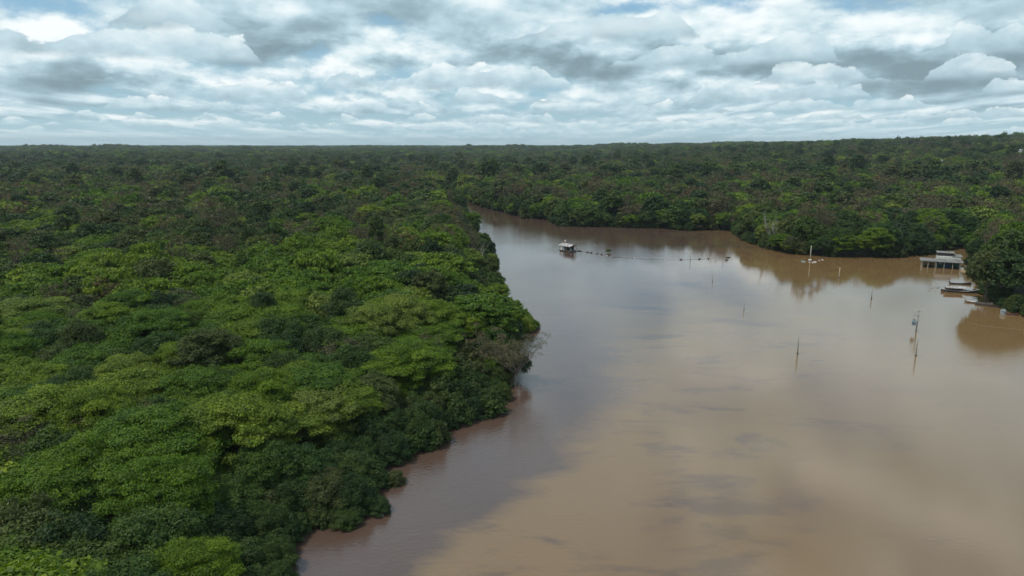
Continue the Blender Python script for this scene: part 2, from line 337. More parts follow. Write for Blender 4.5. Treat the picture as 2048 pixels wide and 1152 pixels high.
#@@FOREST
# ------------------------------------------------------------------ tree kinds
def unit(a): return a/np.maximum(np.linalg.norm(a, axis=-1, keepdims=True), 1e-9)
def leafquads(c, n, s, rng, asp=.55):
    r = unit(rng.normal(size=c.shape)); t = unit(np.cross(n, r)); b = np.cross(n, t); s = s[:, None]
    v = np.stack([c+t*s, c+b*s*asp+n*s*.12, c-t*s*.85, c-b*s*asp+n*s*.12], 1).reshape(-1, 3)
    return v, np.arange(len(v)).reshape(-1, 4)
def lump_leaves(lumps, per, k, ls, rng, spread=.30, low=-.35, flat=.5):
    """lumps: (x,y,z,rx,rz). per: leaf sprays per m2 of lump, k leaves each, ls leaf half size"""
    cs, ns, ts, sz = [], [], [], []
    for (x, y, z, rx, rz) in lumps:
        m_ = max(4, int(per*2*PI*rx*(rx*.5+rz*.5)*1.2))
        d = unit(rng.normal(size=(m_*2, 3))); d = d[d[:, 2] > low][:m_]
        rad = rng.uniform(.78, 1.12, (len(d), 1))
        # lobes break the roundness
        ph = rng.uniform(0, 6.28, 3); rad = rad*(1+.16*np.sin(3*np.arctan2(d[:, 1], d[:, 0])+ph[0])[:, None]+.10*np.sin(7*d[:, 2]+ph[1])[:, None])
        sc_ = np.array([x, y, z]) + d*np.array([rx, rx, rz])*rad
        lt = rng.uniform(.3, .7)
        st = np.clip(lt + rng.normal(0, .16, len(d)), 0, 1)
        off = rng.normal(0, spread, (len(d), k, 3))*np.array([1, 1, .45])
        cc = (sc_[:, None] + off).reshape(-1, 3)
        nn = np.repeat(unit(d*np.array([1, 1, rx/max(rz, .1)*.6])), k, 0)*(1-flat) + np.array([0, 0, flat]) + rng.normal(0, .33, (len(d)*k, 3))
        cs.append(cc); ns.append(unit(nn)); ts.append(np.clip(np.repeat(st, k)+rng.normal(0, .13, len(cc)), 0, 1))
        sz.append(ls*rng.uniform(.6, 1.35, len(cc)))
    c = np.concatenate(cs); keep = c[:, 2] > .05
    return c[keep], np.concatenate(ns)[keep], np.concatenate(ts)[keep], np.concatenate(sz)[keep]
def lumps_layered(rng, R=7.2, h=9.5, n=60):         # umbrella crown of flat leafy plates, some lower ones on the flanks
    L = []
    for i in range(n):
        r = R*math.sqrt((i+.5)/n)*rng.uniform(.85, 1.08); a = i*2.4+rng.uniform(-.3, .3)
        z = h*(1 - .30*(r/R)**2.2) + rng.uniform(-.75, .5)
        rx = rng.uniform(1.0, 1.9)*(1-.15*r/R); L.append((r*math.cos(a), r*math.sin(a), z, rx, rng.uniform(.28, .5)))
    for i in range(n//2):
        a = rng.uniform(0, 6.28); r = R*rng.uniform(.55, .95); L.append((r*math.cos(a), r*math.sin(a), h*rng.uniform(.36, .66), rng.uniform(.9, 1.5), rng.uniform(.3, .55)))
    return L
def lumps_round(rng, R=4.6, h=9.5, n=40):           # round topped broadleaf with cauliflower lumps
    L = []
    for i in range(n):
        zz = 1-1.45*(i+.5)/n; a = i*2.4+rng.uniform(-.4, .4); q = math.sqrt(max(0, 1-zz*zz))
        r = R*q*rng.uniform(.72, 1.0); L.append((r*math.cos(a), r*math.sin(a), h*.58+h*.36*zz*rng.uniform(.85, 1.1), rng.uniform(.8, 1.5), rng.uniform(.65, 1.1)))
    return L
def lumps_vine(rng, R=4.2, h=6.0, n=44):            # vine covered mound, foliage down to the water
    L = []
    for i in range(n):
        zz = 1-1.0*(i+.5)/n; a = i*2.4+rng.uniform(-.5, .5); q = math.sqrt(max(0, 1-zz*zz))
        r = R*(.25+.75*q)*rng.uniform(.6, 1.0); L.append((r*math.cos(a), r*math.sin(a), .4+(h-.8)*zz*rng.uniform(.8, 1.1), rng.uniform(.7, 1.35), rng.uniform(.55, 1.15)))
    return L
def lumps_tall(rng, R=3.6, h=14.0, n=34):
    L = []
    for i in range(n):
        zz = 1-1.6*(i+.5)/n; a = i*2.4+rng.uniform(-.5, .5); q = math.sqrt(max(0, 1-zz*zz))
        r = R*q*rng.uniform(.6, 1.05); L.append((r*math.cos(a), r*math.sin(a), h*.68+h*.27*zz*rng.uniform(.8, 1.1), rng.uniform(.8, 1.6), rng.uniform(.5, .95)))
    return L
def branches(rng, h, R, n=9, r0=.22, depth=2, fork=.35):
    """trunk and limbs as one tapered mesh; returns MB and twig ends"""
    b = MB(); ends = []
    bend = Vector((rng.uniform(-.4, .4), rng.uniform(-.4, .4), 0)); th = h*fork
    b.tube([(0,0,-1.5), (bend.x*.4, bend.y*.4, th*.5), (bend.x, bend.y, th)], [r0*1.25, r0, r0*.8], 7)
    def limb(p, d, L, r, dep):
        pts = [p]; q = p.copy(); dd = d.copy()
        for s in range(3):
            dd = (dd + Vector((rng.uniform(-.25, .25), rng.uniform(-.25, .25), rng.uniform(-.05, .28)))).normalized(); q = q + dd*L/3; pts.append(q.copy())
        b.tube(pts, [r, r*.8, r*.6, r*.35], 5 if dep else 4)
        if dep <= 0: ends.append(q); return
        for _ in range(3 if dep > 1 else 2 + int(rng.integers(0, 2))):
            k = int(rng.integers(1, 4)); nd = (dd + Vector((rng.uniform(-.9, .9), rng.uniform(-.9, .9), rng.uniform(-.2, .6)))).normalized()
            limb(pts[k], nd, L*rng.uniform(.45, .7), r*.5, dep-1)
    for i in range(n):
        a = i*2.4+rng.uniform(-.4, .4); zz = th*rng.uniform(.75, 1.0)
        d = Vector((math.cos(a)*R/h*1.1, math.sin(a)*R/h*1.1, rng.uniform(.5, 1.0))).normalized()
        limb(Vector((bend.x*zz/th, bend.y*zz/th, zz)), d, (h-th)*rng.uniform(.65, .95), r0*.5, depth)
    return b, ends
def crown_mesh(name, lumps, per, k, ls, rng, mats, twigs=None, **kw):
    c, n, tt, sz = lump_leaves(lumps, per, k, ls, rng, **kw)
    v, q = leafquads(c, n, sz, rng); mi = np.zeros(len(q), int)
    return npmesh(name, v, q, mats, tt, mi)
KINDS = {'layered': (lumps_layered, 'leaf_bright', 7.2, 9.5), 'round': (lumps_round, 'leaf_mid', 4.6, 9.5),
         'vine': (lumps_vine, 'leaf_dark', 4.2, 6.0), 'dark': (lumps_round, 'leaf_dark', 4.6, 9.5), 'bush': (lumps_vine, 'leaf_bright', 4.2, 6.0), 'tall': (lumps_tall, 'leaf_dark', 3.6, 14.0)}
rng0 = np.random.default_rng(11)
NEAR, MID, LOW = {}, {}, {}; TRUNK = {}
for kd, (fn, lm, R, h) in KINDS.items():
    NEAR[kd] = []; MID[kd] = []; LOW[kd] = []; TRUNK[kd] = []
    for vnt in range(4 if kd == 'layered' else 3):
        L = fn(np.random.default_rng(100+vnt*7+len(kd)))
        NEAR[kd].append(crown_mesh('crown', L, 12.0, 8, .14, rng0, [M[lm]], spread=.24))
        MID[kd].append(crown_mesh('crown', L, 4.0, 6, .30, rng0, [M[lm]], spread=.3))
        if vnt < 2: LOW[kd].append(crown_mesh('crown', L, 1.3, 4, .62, rng0, [M[lm]], spread=.42))
        tb, _ = branches(np.random.default_rng(5+vnt), h*.85, R, 8, .2 if kd != 'vine' else .12, 1)
        TRUNK[kd].append(tb.mesh('trunk', M['bark'], True))
# thin crowned trees with grey or rust coloured leaves, their twigs showing
NEAR['dry'] = []; MID['dry'] = []; LOW['dry'] = []; TRUNK['dry'] = []
for vnt in range(3):
    rg_ = np.random.default_rng(300+vnt); tb, ends = branches(rg_, 9.0, 5.0, 10, .2, 2)
    L = [(e.x, e.y, e.z, rg_.uniform(.4, .8), rg_.uniform(.2, .45)) for e in ends]
    NEAR['dry'].append(crown_mesh('crown', L, 6.0, 5, .12, rg_, [M['leaf_dry']], spread=.3, low=-.8))
    MID['dry'].append(crown_mesh('crown', L, 4.0, 4, .20, rg_, [M['leaf_dry']], spread=.3, low=-.8))
    LOW['dry'].append(crown_mesh('crown', L, 2.0, 3, .38, rg_, [M['leaf_dry']], spread=.3, low=-.8))
    TRUNK['dry'].append(tb.mesh('trunk', M['twig'], True))
BARE = []
for vnt in range(3):
    tb, _ = branches(np.random.default_rng(400+vnt), 9.0, 5.5, 7, .24, 3, .3); BARE.append(tb.mesh('trunk', M['pale_bark'], True))
# ------------------------------------------------------------------ placing the forest
rng = np.random.default_rng(2024); cand = []
def noise2(x, y, s, seed=0):
    return .5+.25*(np.sin(x/s+seed)+np.sin(y/s*1.3+2*seed))*.7+.15*np.sin((x+y)/s*1.9+seed*3)+.15*np.cos((x-y)/s*2.7+seed)
def scatter(d0, d1, sp):
    az0, az1 = math.radians(-46), math.radians(46); out = []
    xs = np.arange(-d1*.75, d1*.75, sp); ys = np.arange(-10 if d0 == 0 else d0*.6, d1, sp*.87)
    X, Y = np.meshgrid(xs, ys); X = X + (np.arange(len(ys)) % 2)[:, None]*sp*.5
    X = X + rng.uniform(-.32, .32, X.shape)*sp; Y = Y + rng.uniform(-.32, .32, X.shape)*sp
    x, y = X.ravel(), Y.ravel(); d = np.hypot(x, y); a = np.arctan2(x, y)
    k = (d >= d0) & (d < d1) & (((a > az0) & (a < az1)) | (d < 60)) & (y > -15)
    return x[k], y[k]
def add(x, y, kind, s, sz, rot=None, fixed=False):
    cand.append(dict(x=float(x), y=float(y), kind=kind, s=float(s), sz=float(sz), rot=float(rng.uniform(0, 6.28)) if rot is None else rot, fixed=fixed))
for (d0, d1, sp) in ((0, 110, 6.3), (110, 260, 7.4), (260, 700, 8.8), (700, 1500, 10.5)):
    x, y = scatter(d0, d1, sp); sdd = sdist(np.stack([x, y], 1))
    left = x < (y*.02+5)
    for X, Y, D in zip(x, y, sdd):
        if D < 2.6: continue
        if 122 < X < 175 and 205 < Y < 262: continue
        if 118 < X < 165 and 120 < Y < 206 and D < 9: continue                  # clearing around the house
        isleft = (X < 15 and Y < 420)
        dist = math.hypot(X, Y)
        r = rng.uniform(); n = noise2(X, Y, 38., 1.0)
        e = sm(D, 2, 20) if isleft else .55+.45*sm(D, 0, 12)
        if isleft and D < 9: kind = 'vine'
        elif dist < 88: kind = 'vine' if r < .45 else ('round' if r < .80 else 'layered')
        elif dist < 230: kind = 'layered' if r < .30+.6*n else ('round' if r < .90 else ('dry' if r < .95 else 'tall'))
        else: kind = 'layered' if r < .10+.26*n else ('round' if r < .72 else ('dry' if r < .94 else 'tall'))
        if kind == 'round' and rng.uniform() < (.45 if dist > 230 else .3): kind = 'dark'
        if D < 5.0 and kind in ('layered', 'tall', 'dry'): kind = 'round' if r < .6 else kind
        S = rng.uniform(.78, 1.22)*(.62+.38*e); SZ = rng.uniform(.85, 1.2)*(.52+.55*e)*(1.0 if dist < 130 else 1.12)
        if dist > 260 and kind != 'layered': S *= 1.25
        if dist > 180: SZ *= rng.uniform(.85, 1.3)
        if kind == 'vine': SZ *= 1.35 if dist > 60 else 1.25
        if kind == 'tall': SZ *= .9
        if 1500 > dist > 600 and r > .97: SZ *= 1.35; S *= 1.3
        add(X, Y, kind, S, SZ)
# bushes along every bank so the leaves reach the water
for k in range(1, len(LB)+len(RB)):
    a, b = POLY[k], POLY[k+1]; L = float(np.hypot(*(b-a)))
    if L > 200: continue
    nrm = np.array([-(b-a)[1], (b-a)[0]])/max(L, 1e-6)
    if sdist([(a+b)/2+nrm*1.0])[0] < 0: nrm = -nrm
    if a[0] < 15 and a[1] < 300:
        for q in np.arange(1.0, L, 4.5):
            for o_ in (5.0, 9.0):
                P = a+(b-a)*q/L+nrm*(o_+rng.uniform(-1, 1)); add(P[0], P[1], 'vine', rng.uniform(.55, .8), rng.uniform(.6, .85))
    for q in np.arange(rng.uniform(0, 2), L, 2.6 if math.hypot(*a) < 200 else 4.2):
        P = a+(b-a)*q/L+nrm*rng.uniform(.4, 2.6)
        if P[0] > 128 and 222 < P[1] < 262: continue
        lft = P[0] < 15 and P[1] < 420
        if lft: P = P+nrm*.1
        if P[0] > 110 and P[1] <= 222: add(P[0], P[1], 'vine', .55, rng.uniform(.5, .9)); continue
        if sdist([P])[0] < .3: continue
        s = rng.uniform(.26, .62) if P[0] < 15 and P[1] < 420 else rng.uniform(.6, .95)
        if lft and P[1] > 125 and rng.uniform() < .6: s *= 1.15; add(P[0]-.8, P[1], 'layered' if rng.uniform() < .5 else 'round', s*.8, s*1.25); continue
        kd_ = 'vine' if s < .62 or rng.uniform() < .45 else ('round' if rng.uniform() < .6 else 'layered')
        if kd_ != 'vine': s *= .85
        add(P[0], P[1], kd_, s, s*rng.uniform(.85, 1.3) if s < .62 else s*rng.uniform(.9, 1.5))
def spot(px, py, kind, s, sz, back=0.0):
    p = at(px, py); add(p.x, p.y+back, kind, s, sz, None, True)
# trees the photo shows on their own
spot(2004, 616, 'dark', 1.15, 1.6, 7); spot(2042, 622, 'dark', 1.3, 1.6, 8); spot(2085, 604, 'dark', 1.6, 2.0, 12); spot(2000, 588, 'dark', 1.0, 1.75, 4)
spot(2030, 565, 'layered', .9, 1.95, 2); spot(2070, 560, 'round', 1.4, 2.0, 6)
spot(960, 700, 'layered', 1.25, 1.15, 4); [spot(a_, b_, 'bush', c_, d_, .3) for a_, b_, c_, d_ in ((1066,657,.30,.36),(1056,660,.40,.5),(1046,650,.48,.62),(1034,655,.5,.7),(1030,640,.55,.8),(1018,645,.6,.95),(1074,655,.18,.25),(1000,590,.5,.7))]; spot(1030, 760, 'round', .62, .55, 0); [spot(a_, b_, 'vine', c_, d_, .3) for a_, b_, c_, d_ in ((788,968,.32,.26),(756,1026,.34,.3),(880,884,.3,.3),(1003,800,.4,.5),(690,1052,.4,.3))]; spot(992, 748, 'dark', .62, .7, 0)
spot(1030, 772, 'dry', 1.1, .85, 0); spot(985, 770, 'dry', .9, .8, 4)
BT = [(1545, 497, 1.0, 1.5), (1680, 512, .55, .75), (955, 545, .8, .95), (1215, 330, 2.2, 2.4), (676, 372, 1.7, 2.0), (1160, 368, 1.6, 1.8), (395, 470, 1.2, 1.4), (1785, 512, .5, 1.25), (1300, 430, .9, 1.3), (1590, 420, 1.1, 1.6), (1720, 455, .9, 1.3), (1410, 380, 1.3, 1.7), (1900, 400, 1.2, 1.7), (1470, 455, .9, 1.2)]
for (px, py, s, sz) in BT:
    p = at(px, py); zz = float(terr(p.x, p.y)); add(p.x, p.y, 'bare', s, sz, None, True)
LP = at(1052, 654)
for c in cand:
    if not c['fixed'] and math.hypot(c['x']-LP.x, c['y']-LP.y) < 10: c.update(kind='bush', s=.45, sz=.5)
for qx, qy in ((912,402),(930,414),(948,434),(890,394)):
    LP = at(qx-14, qy)
    for c in cand:
        if not c['fixed'] and math.hypot((c['x']-LP.x)*1.0, (c['y']-LP.y)*.45) < 13: c.update(s=min(c['s'], .7), sz=min(c['sz'], .5), kind='vine' if c['kind'] in ('tall', 'layered') else c['kind'])
# clear a view to the two far roofs
TW = at(2040, 301, 37.1); CB = at(1885, 322, 24.0)
def near_ray(c, P, w0, w1):
    d = math.hypot(P.x, P.y); k = (c['x']*P.x+c['y']*P.y)/d; o = abs(c['x']*P.y-c['y']*P.x)/d
    return d-(25 if P is TW else 110) < k < d+8 and o < w1
cand = [c for c in cand if c['fixed'] or not (near_ray(c, TW, 0, 9) or near_ray(c, CB, 0, 9))]
for c in cand:
    c['z'] = float(terr(c['x'], c['y'])) if math.hypot(c['x'], c['y']) > 420 else 0.0
# ------------------------------------------------------------------ the 300 that show largest stand as single trees
cp, sp_ = math.cos(PITCH), math.sin(PITCH)
for c in cand:
    hh = {'layered': 9, 'round': 9.5, 'dark': 9.5, 'bush': 6, 'vine': 6, 'tall': 14, 'dry': 9, 'bare': 9}[c['kind']]*c['sz']
    dz = c['z']+hh*.8-H; dep = c['y']*cp-dz*sp_; upv = c['y']*sp_+dz*cp
    c['dep'] = dep; c['u'] = 1024+FPX*c['x']/max(dep, .1); c['v'] = 576-FPX*upv/max(dep, .1)
    r = 4.6*c['s']*FPX/max(dep, .1); inv = dep > 5 and -r < c['u'] < 2048+r and -r*.6 < c['v'] < 1152+r*.8
    out = min(0, c['u'])*-1+max(0, c['u']-2048)+max(0, c['v']-1152)
    c['score'] = (r*r*(1-.5*min(out/r, 1)) if inv else 0)*(3 if c['fixed'] else 1)
    c['r'] = r
cand.sort(key=lambda c: -c['score'])
solo = [c for c in cand if c['score'] > 0][:292]; ids = set(id(c) for c in solo); rest = [c for c in cand if id(c) not in ids]
for c in rest:
    if c['fixed'] and c['score'] > 0: solo.append(c)
rest = [c for c in rest if not (c['fixed'] and c['score'] > 0)]
ADJ = {'layered': ['bright green layered crown', 'flat-topped bright green crown'], 'round': ['rounded mid green crown'], 'vine': [''], 'dark': [''],
       'dry': ['thin grey-brown crown'], 'tall': ['tall narrow green crown'], 'bare': ['bare pale branched dead tree']}
KN = {'layered': 'umbrella_tree', 'round': 'broadleaf_tree', 'dark': 'broadleaf_tree', 'vine': 'vine_covered_shrub', 'bush': 'leafy_bush', 'dry': 'sparse_tree', 'tall': 'tall_tree', 'bare': 'dead_tree'}
GR = {'layered': 'bright layered canopy trees', 'round': 'round crowned canopy trees', 'dark': 'dark leaved canopy trees', 'bush': 'bright leafy bushes of the bank', 'vine': 'vine-covered shrubs of the flooded bank', 'dry': 'thin grey and rust coloured trees',
      'tall': 'tall narrow trees rising from the canopy', 'bare': 'bare dead trees'}
LAB = {'layered': 'bright layered umbrella crown', 'round': 'rounded mid-green crown', 'dark': 'rounded dark green crown', 'vine': 'dark vine-covered mound', 'bush': 'low bright green leafy bush', 'dry': 'thin brownish sparse crown', 'tall': 'tall narrow green crown', 'bare': 'bare pale leafless tree'}
ORD = ['first','second','third','fourth','fifth','sixth','seventh','eighth','ninth','tenth','eleventh','twelfth','thirteenth','fourteenth','fifteenth','sixteenth','seventeenth','eighteenth','nineteenth','twentieth']
def zone(c):
    u, v_ = c['u'], c['v']
    if u > 1900 and 430 < v_ < 680: return 'beside the moored boats'
    if u > 1080: return 'on the far right bank'
    rows = [(1040,'along the bottom edge'),(960,'just above the bottom edge'),(890,'in the low dark foreground'),(830,'beside the lowest river cove'),(780,'level with the overhanging brown tree'),
            (735,'just above the overhanging brown tree'),(690,'level with the leafy point'),(650,'beside the top of the leafy point'),(610,'above the leafy point'),(565,'level with the moored boats'),(520,'level with the flooded house'),(0,'in the distant left forest')]
    side = 'far left' if u < 330 else ('inland' if u < 660 else 'riverside')
    for a, nme in rows:
        if v_ > a: return '%s, %s' % (side, nme)
sets = {}
for c in solo: sets.setdefault((zone(c), c['kind']), []).append(c)
for (zn, kd), L in sets.items():
    L.sort(key=lambda c: c['u'])
    for i, c in enumerate(L):
        if len(L) == 1: c['label'] = 'the only %s %s' % (LAB[kd], zn)
        elif i == len(L)-1: c['label'] = 'rightmost %s %s' % (LAB[kd], zn)
        else: c['label'] = '%s from left, %s %s' % (ORD[min(i, 19)], LAB[kd], zn)
def inst_tree(c):
    kd = c['kind']; o = thing(KN[kd], c['label'], 'shrub' if kd in ('vine', 'bush') else 'tree', (c['x'], c['y'], c['z']), c['rot'], GR[kd]); o.scale = (c['s'], c['s'], c['sz'])
    if kd == 'bare':
        child('trunk', BARE[int(c['rot']*7) % 3], o); return
    P = NEAR if c['dep'] < 150 else MID; k = int(c['rot']*13) % len(P[kd])
    child('crown', P[kd][k], o); child('trunk', TRUNK[kd][k], o)
for c in solo: inst_tree(c)
# ------------------------------------------------------------------ the rest of the forest: one mass
protos = []; pidx = {}
def proto(key, me):
    if key not in pidx:
        o = bpy.data.objects.new('source_%03d' % len(protos), me); protos.append(o); pidx[key] = len(protos)-1
    return pidx[key]
pts = []
for c in rest:
    kd = c['kind']; dist = math.hypot(c['x'], c['y'])
    if kd == 'bare': continue
    P, nm = (MID, 'm') if dist < 380 else (LOW, 'l'); k = int(c['rot']*13) % len(P[kd])
    pts.append((c['x'], c['y'], c['z'], proto((nm, kd, k), P[kd][k]), c['rot'], c['s'], c['sz']))
    if kd in ('dry',) and dist < 700: pts.append((c['x'], c['y'], c['z'], proto(('t', kd, k), TRUNK[kd][k]), c['rot'], c['s'], c['sz']))
# far canopy in 60 m squares of low crowns
PATCH = []
for v_ in range(5):
    rg_ = np.random.default_rng(900+v_); vs, qs, ts, mi, b = [], [], [], [], 0
    for i in range(46):
        x, y = rg_.uniform(-34, 34, 2); s = rg_.uniform(.8, 1.35) if rg_.uniform() < .93 else 1.7; kk = rg_.uniform(); nl = int(rg_.integers(7, 11))
        L = [(x+rg_.normal(0, 2.6)*s, y+rg_.normal(0, 2.6)*s, 11*s*rg_.uniform(.78, 1.12), rg_.uniform(1.6, 3)*s, rg_.uniform(.8, 1.7)*s) for _ in range(nl)]
        c, n, tt, sz = lump_leaves(L, .32, 3, 1.1, rg_, spread=.8); v, q = leafquads(c, n, sz, rg_)
        vs.append(v); qs.append(q+b); b += len(v); ts.append(tt); mi.append(np.full(len(q), 0 if kk < .10 else (1 if kk < .50 else (2 if kk < .85 else 3))))
    PATCH.append(npmesh('canopy', np.concatenate(vs), np.concatenate(qs), [M['leaf_bright'], M['leaf_mid'], M['leaf_dark'], M['leaf_dry']], np.concatenate(ts), np.concatenate(mi)))
xs = np.arange(-6600, 6600, 56.); ys = np.arange(1000, 9000, 56.)
for y in ys:
    for x in xs:
        X = x+rng.uniform(-8, 8); Y = y+rng.uniform(-8, 8); d = math.hypot(X, Y); a = math.atan2(X, Y)
        if d < 1480 or d > 9000 or abs(a) > math.radians(41): continue
        k = int(rng.integers(0, 5)); pts.append((X, Y, float(terr(X, Y))+rng.uniform(-.5, 2 if d < 2500 else 4.5), proto(('p', k), PATCH[k]), float(rng.integers(0, 4))*PI/2+rng.uniform(-.2, .2), 1.0, rng.uniform(.9, 1.2)))
for _ in range(1500):
    d = math.exp(rng.uniform(math.log(700), math.log(7000))); a = rng.uniform(-.72, .72); X = d*math.sin(a); Y = d*math.cos(a); kd = 'dark' if rng.uniform() < .6 else ('tall' if rng.uniform() < .5 else 'round')
    k = int(rng.integers(0, 2)); s = rng.uniform(1.5, 2.5)*(1 if d < 2000 else 1.35)
    if abs(a-math.atan2(TW.x, TW.y)) < .03 or abs(a-math.atan2(CB.x, CB.y)) < .03: continue
    s = s; pts.append((X, Y, float(terr(X, Y)), proto(('l', kd, k), LOW[kd][k]), rng.uniform(0, 6), s, s*rng.uniform(.85, 1.1)*(.65 if kd == 'tall' else .95)))
pts = np.array(pts)
me = bpy.data.meshes.new('distant_forest'); me.vertices.add(len(pts)); me.vertices.foreach_set('co', pts[:, :3].astype(np.float32).ravel())
for nm, typ, dat in (('idx', 'INT', pts[:, 3].astype(np.int32)), ('rot', 'FLOAT', pts[:, 4].astype(np.float32)), ('sxy', 'FLOAT', pts[:, 5].astype(np.float32)), ('sz', 'FLOAT', pts[:, 6].astype(np.float32))):
    me.attributes.new(nm, typ, 'POINT').data.foreach_set('value', dat)
fo = bpy.data.objects.new('distant_forest', me); C.objects.link(fo); fo['kind'] = 'stuff'; fo['label'] = 'dense green rainforest canopy reaching the horizon behind the nearer trees'; fo['category'] = 'forest'
pc = bpy.data.collections.new('canopy_sources')
for o in protos: pc.objects.link(o)
ng = bpy.data.node_groups.new('canopy', 'GeometryNodeTree'); ng.interface.new_socket('Geometry', in_out='INPUT', socket_type='NodeSocketGeometry'); ng.interface.new_socket('Geometry', in_out='OUTPUT', socket_type='NodeSocketGeometry')
G = NT(ng); a = G.new('NodeGroupInput'); b = G.new('NodeGroupOutput'); ip = G.new('GeometryNodeInstanceOnPoints'); ci = G.new('GeometryNodeCollectionInfo')
ci.inputs['Collection'].default_value = pc; ci.inputs['Separate Children'].default_value = True; ci.inputs['Reset Children'].default_value = True
def na_(nm, dt='FLOAT'):
    n = G.new('GeometryNodeInputNamedAttribute', data_type=dt); n.inputs['Name'].default_value = nm; return n.outputs['Attribute']
G.l.new(a.outputs[0], ip.inputs['Points']); G.l.new(ci.outputs[0], ip.inputs['Instance']); ip.inputs['Pick Instance'].default_value = True
G.l.new(na_('idx', 'INT'), ip.inputs['Instance Index']); G.l.new(G.comb(0.0, 0.0, na_('rot')), ip.inputs['Rotation']); s_ = na_('sxy'); G.l.new(G.comb(s_, s_, na_('sz')), ip.inputs['Scale'])
G.l.new(ip.outputs[0], b.inputs[0]); md = fo.modifiers.new('canopy', 'NODES'); md.node_group = ng
print('forest', len(solo), len(rest), len(pts), 'tower', TW, 'cb', CB)
# ------------------------------------------------------------------ things on and beside the water
M['plank'] = simple('plank', (.20,.165,.13), .85, scale=4, col2=(.10,.08,.065)); M['dark_wood'] = simple('dark_wood', (.055,.042,.035), .8, col2=(.03,.022,.02))
M['white_paint'] = simple('white_paint', (.74,.73,.70), .5, scale=2.5, col2=(.52,.50,.46)); M['cream_post'] = simple('cream_post', (.58,.54,.42), .8, col2=(.34,.30,.22))
M['roof_grey'] = simple('roof_grey', (.26,.25,.225), .85, scale=.9, col2=(.10,.095,.085)); M['roof_white'] = simple('roof_white', (.55,.52,.51), .5, scale=.8, col2=(.20,.13,.11)); M['tarp'] = simple('tarp', (.26,.28,.29), .6, scale=1.5, col2=(.15,.16,.165))
M['green_wall'] = simple('green_wall', (.060,.15,.12), .8, col2=(.04,.10,.09)); M['blue_door'] = simple('blue_door', (.03,.10,.26), .6, col2=(.03,.07,.16))
M['dark_metal'] = simple('dark_metal', (.06,.065,.075), .5, .4); M['blue_grey'] = simple('blue_grey', (.28,.36,.43), .5, col2=(.2,.26,.31))
M['concrete'] = simple('concrete', (.36,.34,.30), .9, scale=1.5, col2=(.22,.20,.17)); M['black'] = simple('black', (.025,.025,.028), .5)
M['maroon'] = simple('maroon', (.14,.035,.03), .6, col2=(.07,.025,.02)); M['rope'] = simple('rope', (.26,.21,.15), .9)
M['soil'] = simple('soil', (.36,.26,.15), 1, scale=1.2, col2=(.22,.15,.08)); M['pinkwall'] = simple('pinkwall', (.36,.29,.25), .9, scale=1.0, col2=(.22,.17,.15))
M['yellow_wall'] = simple('yellow_wall', (.34,.27,.11), .9, col2=(.2,.15,.07)); M['rust'] = simple('rust', (.22,.10,.05), .8, col2=(.12,.06,.04))
def sheet(b, x0, x1, y0, y1, z0, z1, th=.06, nx=0, wave=.03, pitch=.35):
    """corrugated sheet: x along the ridge, z0 at y0 rising to z1 at y1"""
    n = max(4, int((x1-x0)/pitch*2)); top = []; 
    for k in range(n+1):
        x = x0+(x1-x0)*k/n; w_ = wave*(k % 2)
        top.append((x, w_))
    v = []; 
    for (x, w_) in top: v += [(x, y0, z0+w_), (x, y1, z1+w_), (x, y1, z1+w_-th), (x, y0, z0+w_-th)]
    f = []
    for k in range(n):
        a = 4*k; c = a+4
        for i in range(4): f.append((a+i, a+(i+1) % 4, c+(i+1) % 4, c+i))
    f.append((3,2,1,0)); e = 4*n; f.append((e, e+1, e+2, e+3)); return b.add(v, f)
def hull(L, B, D, sheer=.35, tip=.06, n=13, th=.06, sternw=.45):
    secs = []
    for i in range(n):
        t = i/(n-1); w_ = B/2*max(tip, (math.sin(PI*min(1, t/.9)*.5)**.8)*(1-(1-sternw)*max(0, (t-.6)/.4)**1.6)); x = L*(t-.5)
        gz = D*.55 + sheer*(2*abs(t-.42))**2.2; kz = -D*.45 + sheer*.7*max(0, 1-t/.25)**1.5
        out = [(x, w_*math.cos(a), gz+(kz-gz)*math.sin(a)**.75 if math.sin(a) > 0 else gz) for a in np.linspace(0, PI, 9)]
        w2 = max(w_-th, w_*.4); inn = [(x, w2*math.cos(a), gz+(kz+th-gz)*max(0, math.sin(a))**.75) for a in np.linspace(PI, 0, 9)]
        secs.append(out+inn)
    return MB().loft(secs)
# ---- stilted veranda building standing in the flood
hp = at(1841.7, 534.9); hq = at(1921, 539.8); hz_ = math.atan2(hq.y-hp.y, hq.x-hp.x); Lh = (hq-hp).length
T = thing('flooded_house', 'long flooded house with grey veranda roof on pale posts and green walls', 'house', hp, hz_)
k_ = Lh/16.0
def X(v): return v*k_
b = MB(); sheet(b, X(-.5), X(16.9), -.5, 4.2, 2.62, 3.15, .07, pitch=.5); vr = b.build('veranda_roof', M['roof_grey'], T)
MB().box((X(8.2), -.42, 2.50), (X(17.2), .10, .14)).build('roof_beam', M['plank'], vr)
for xx in (.0, 2.75, 6.1, 9.3, 12.7, 15.75):
    MB().box((X(xx), 0, .3), (.16, .16, 4.3)).build('post', M['cream_post'], T)
for yy in (1.5, 3.0): MB().box((X(.25+yy*.3), yy+.3, .4), (.2, .2, 4.6)).build('post', M['cream_post'], T)
wl = MB().box((X(11.3), 4.3, .6), (X(9.6), .2, 4.2)).build('front_wall', M['green_wall'], T)
MB().box((X(11.2), 4.14, .85), (X(1.3), .12, 2.6)).build('door', M['blue_door'], wl)
MB().box((X(12.0+1.7), 4.16, 1.0), (X(.8), .08, 2.0)).build('door', M['dark_wood'], wl)
MB().box((X(8.4), 4.16, 1.6), (X(1.5), .08, 1.0)).build('window', M['blue_grey'], wl)
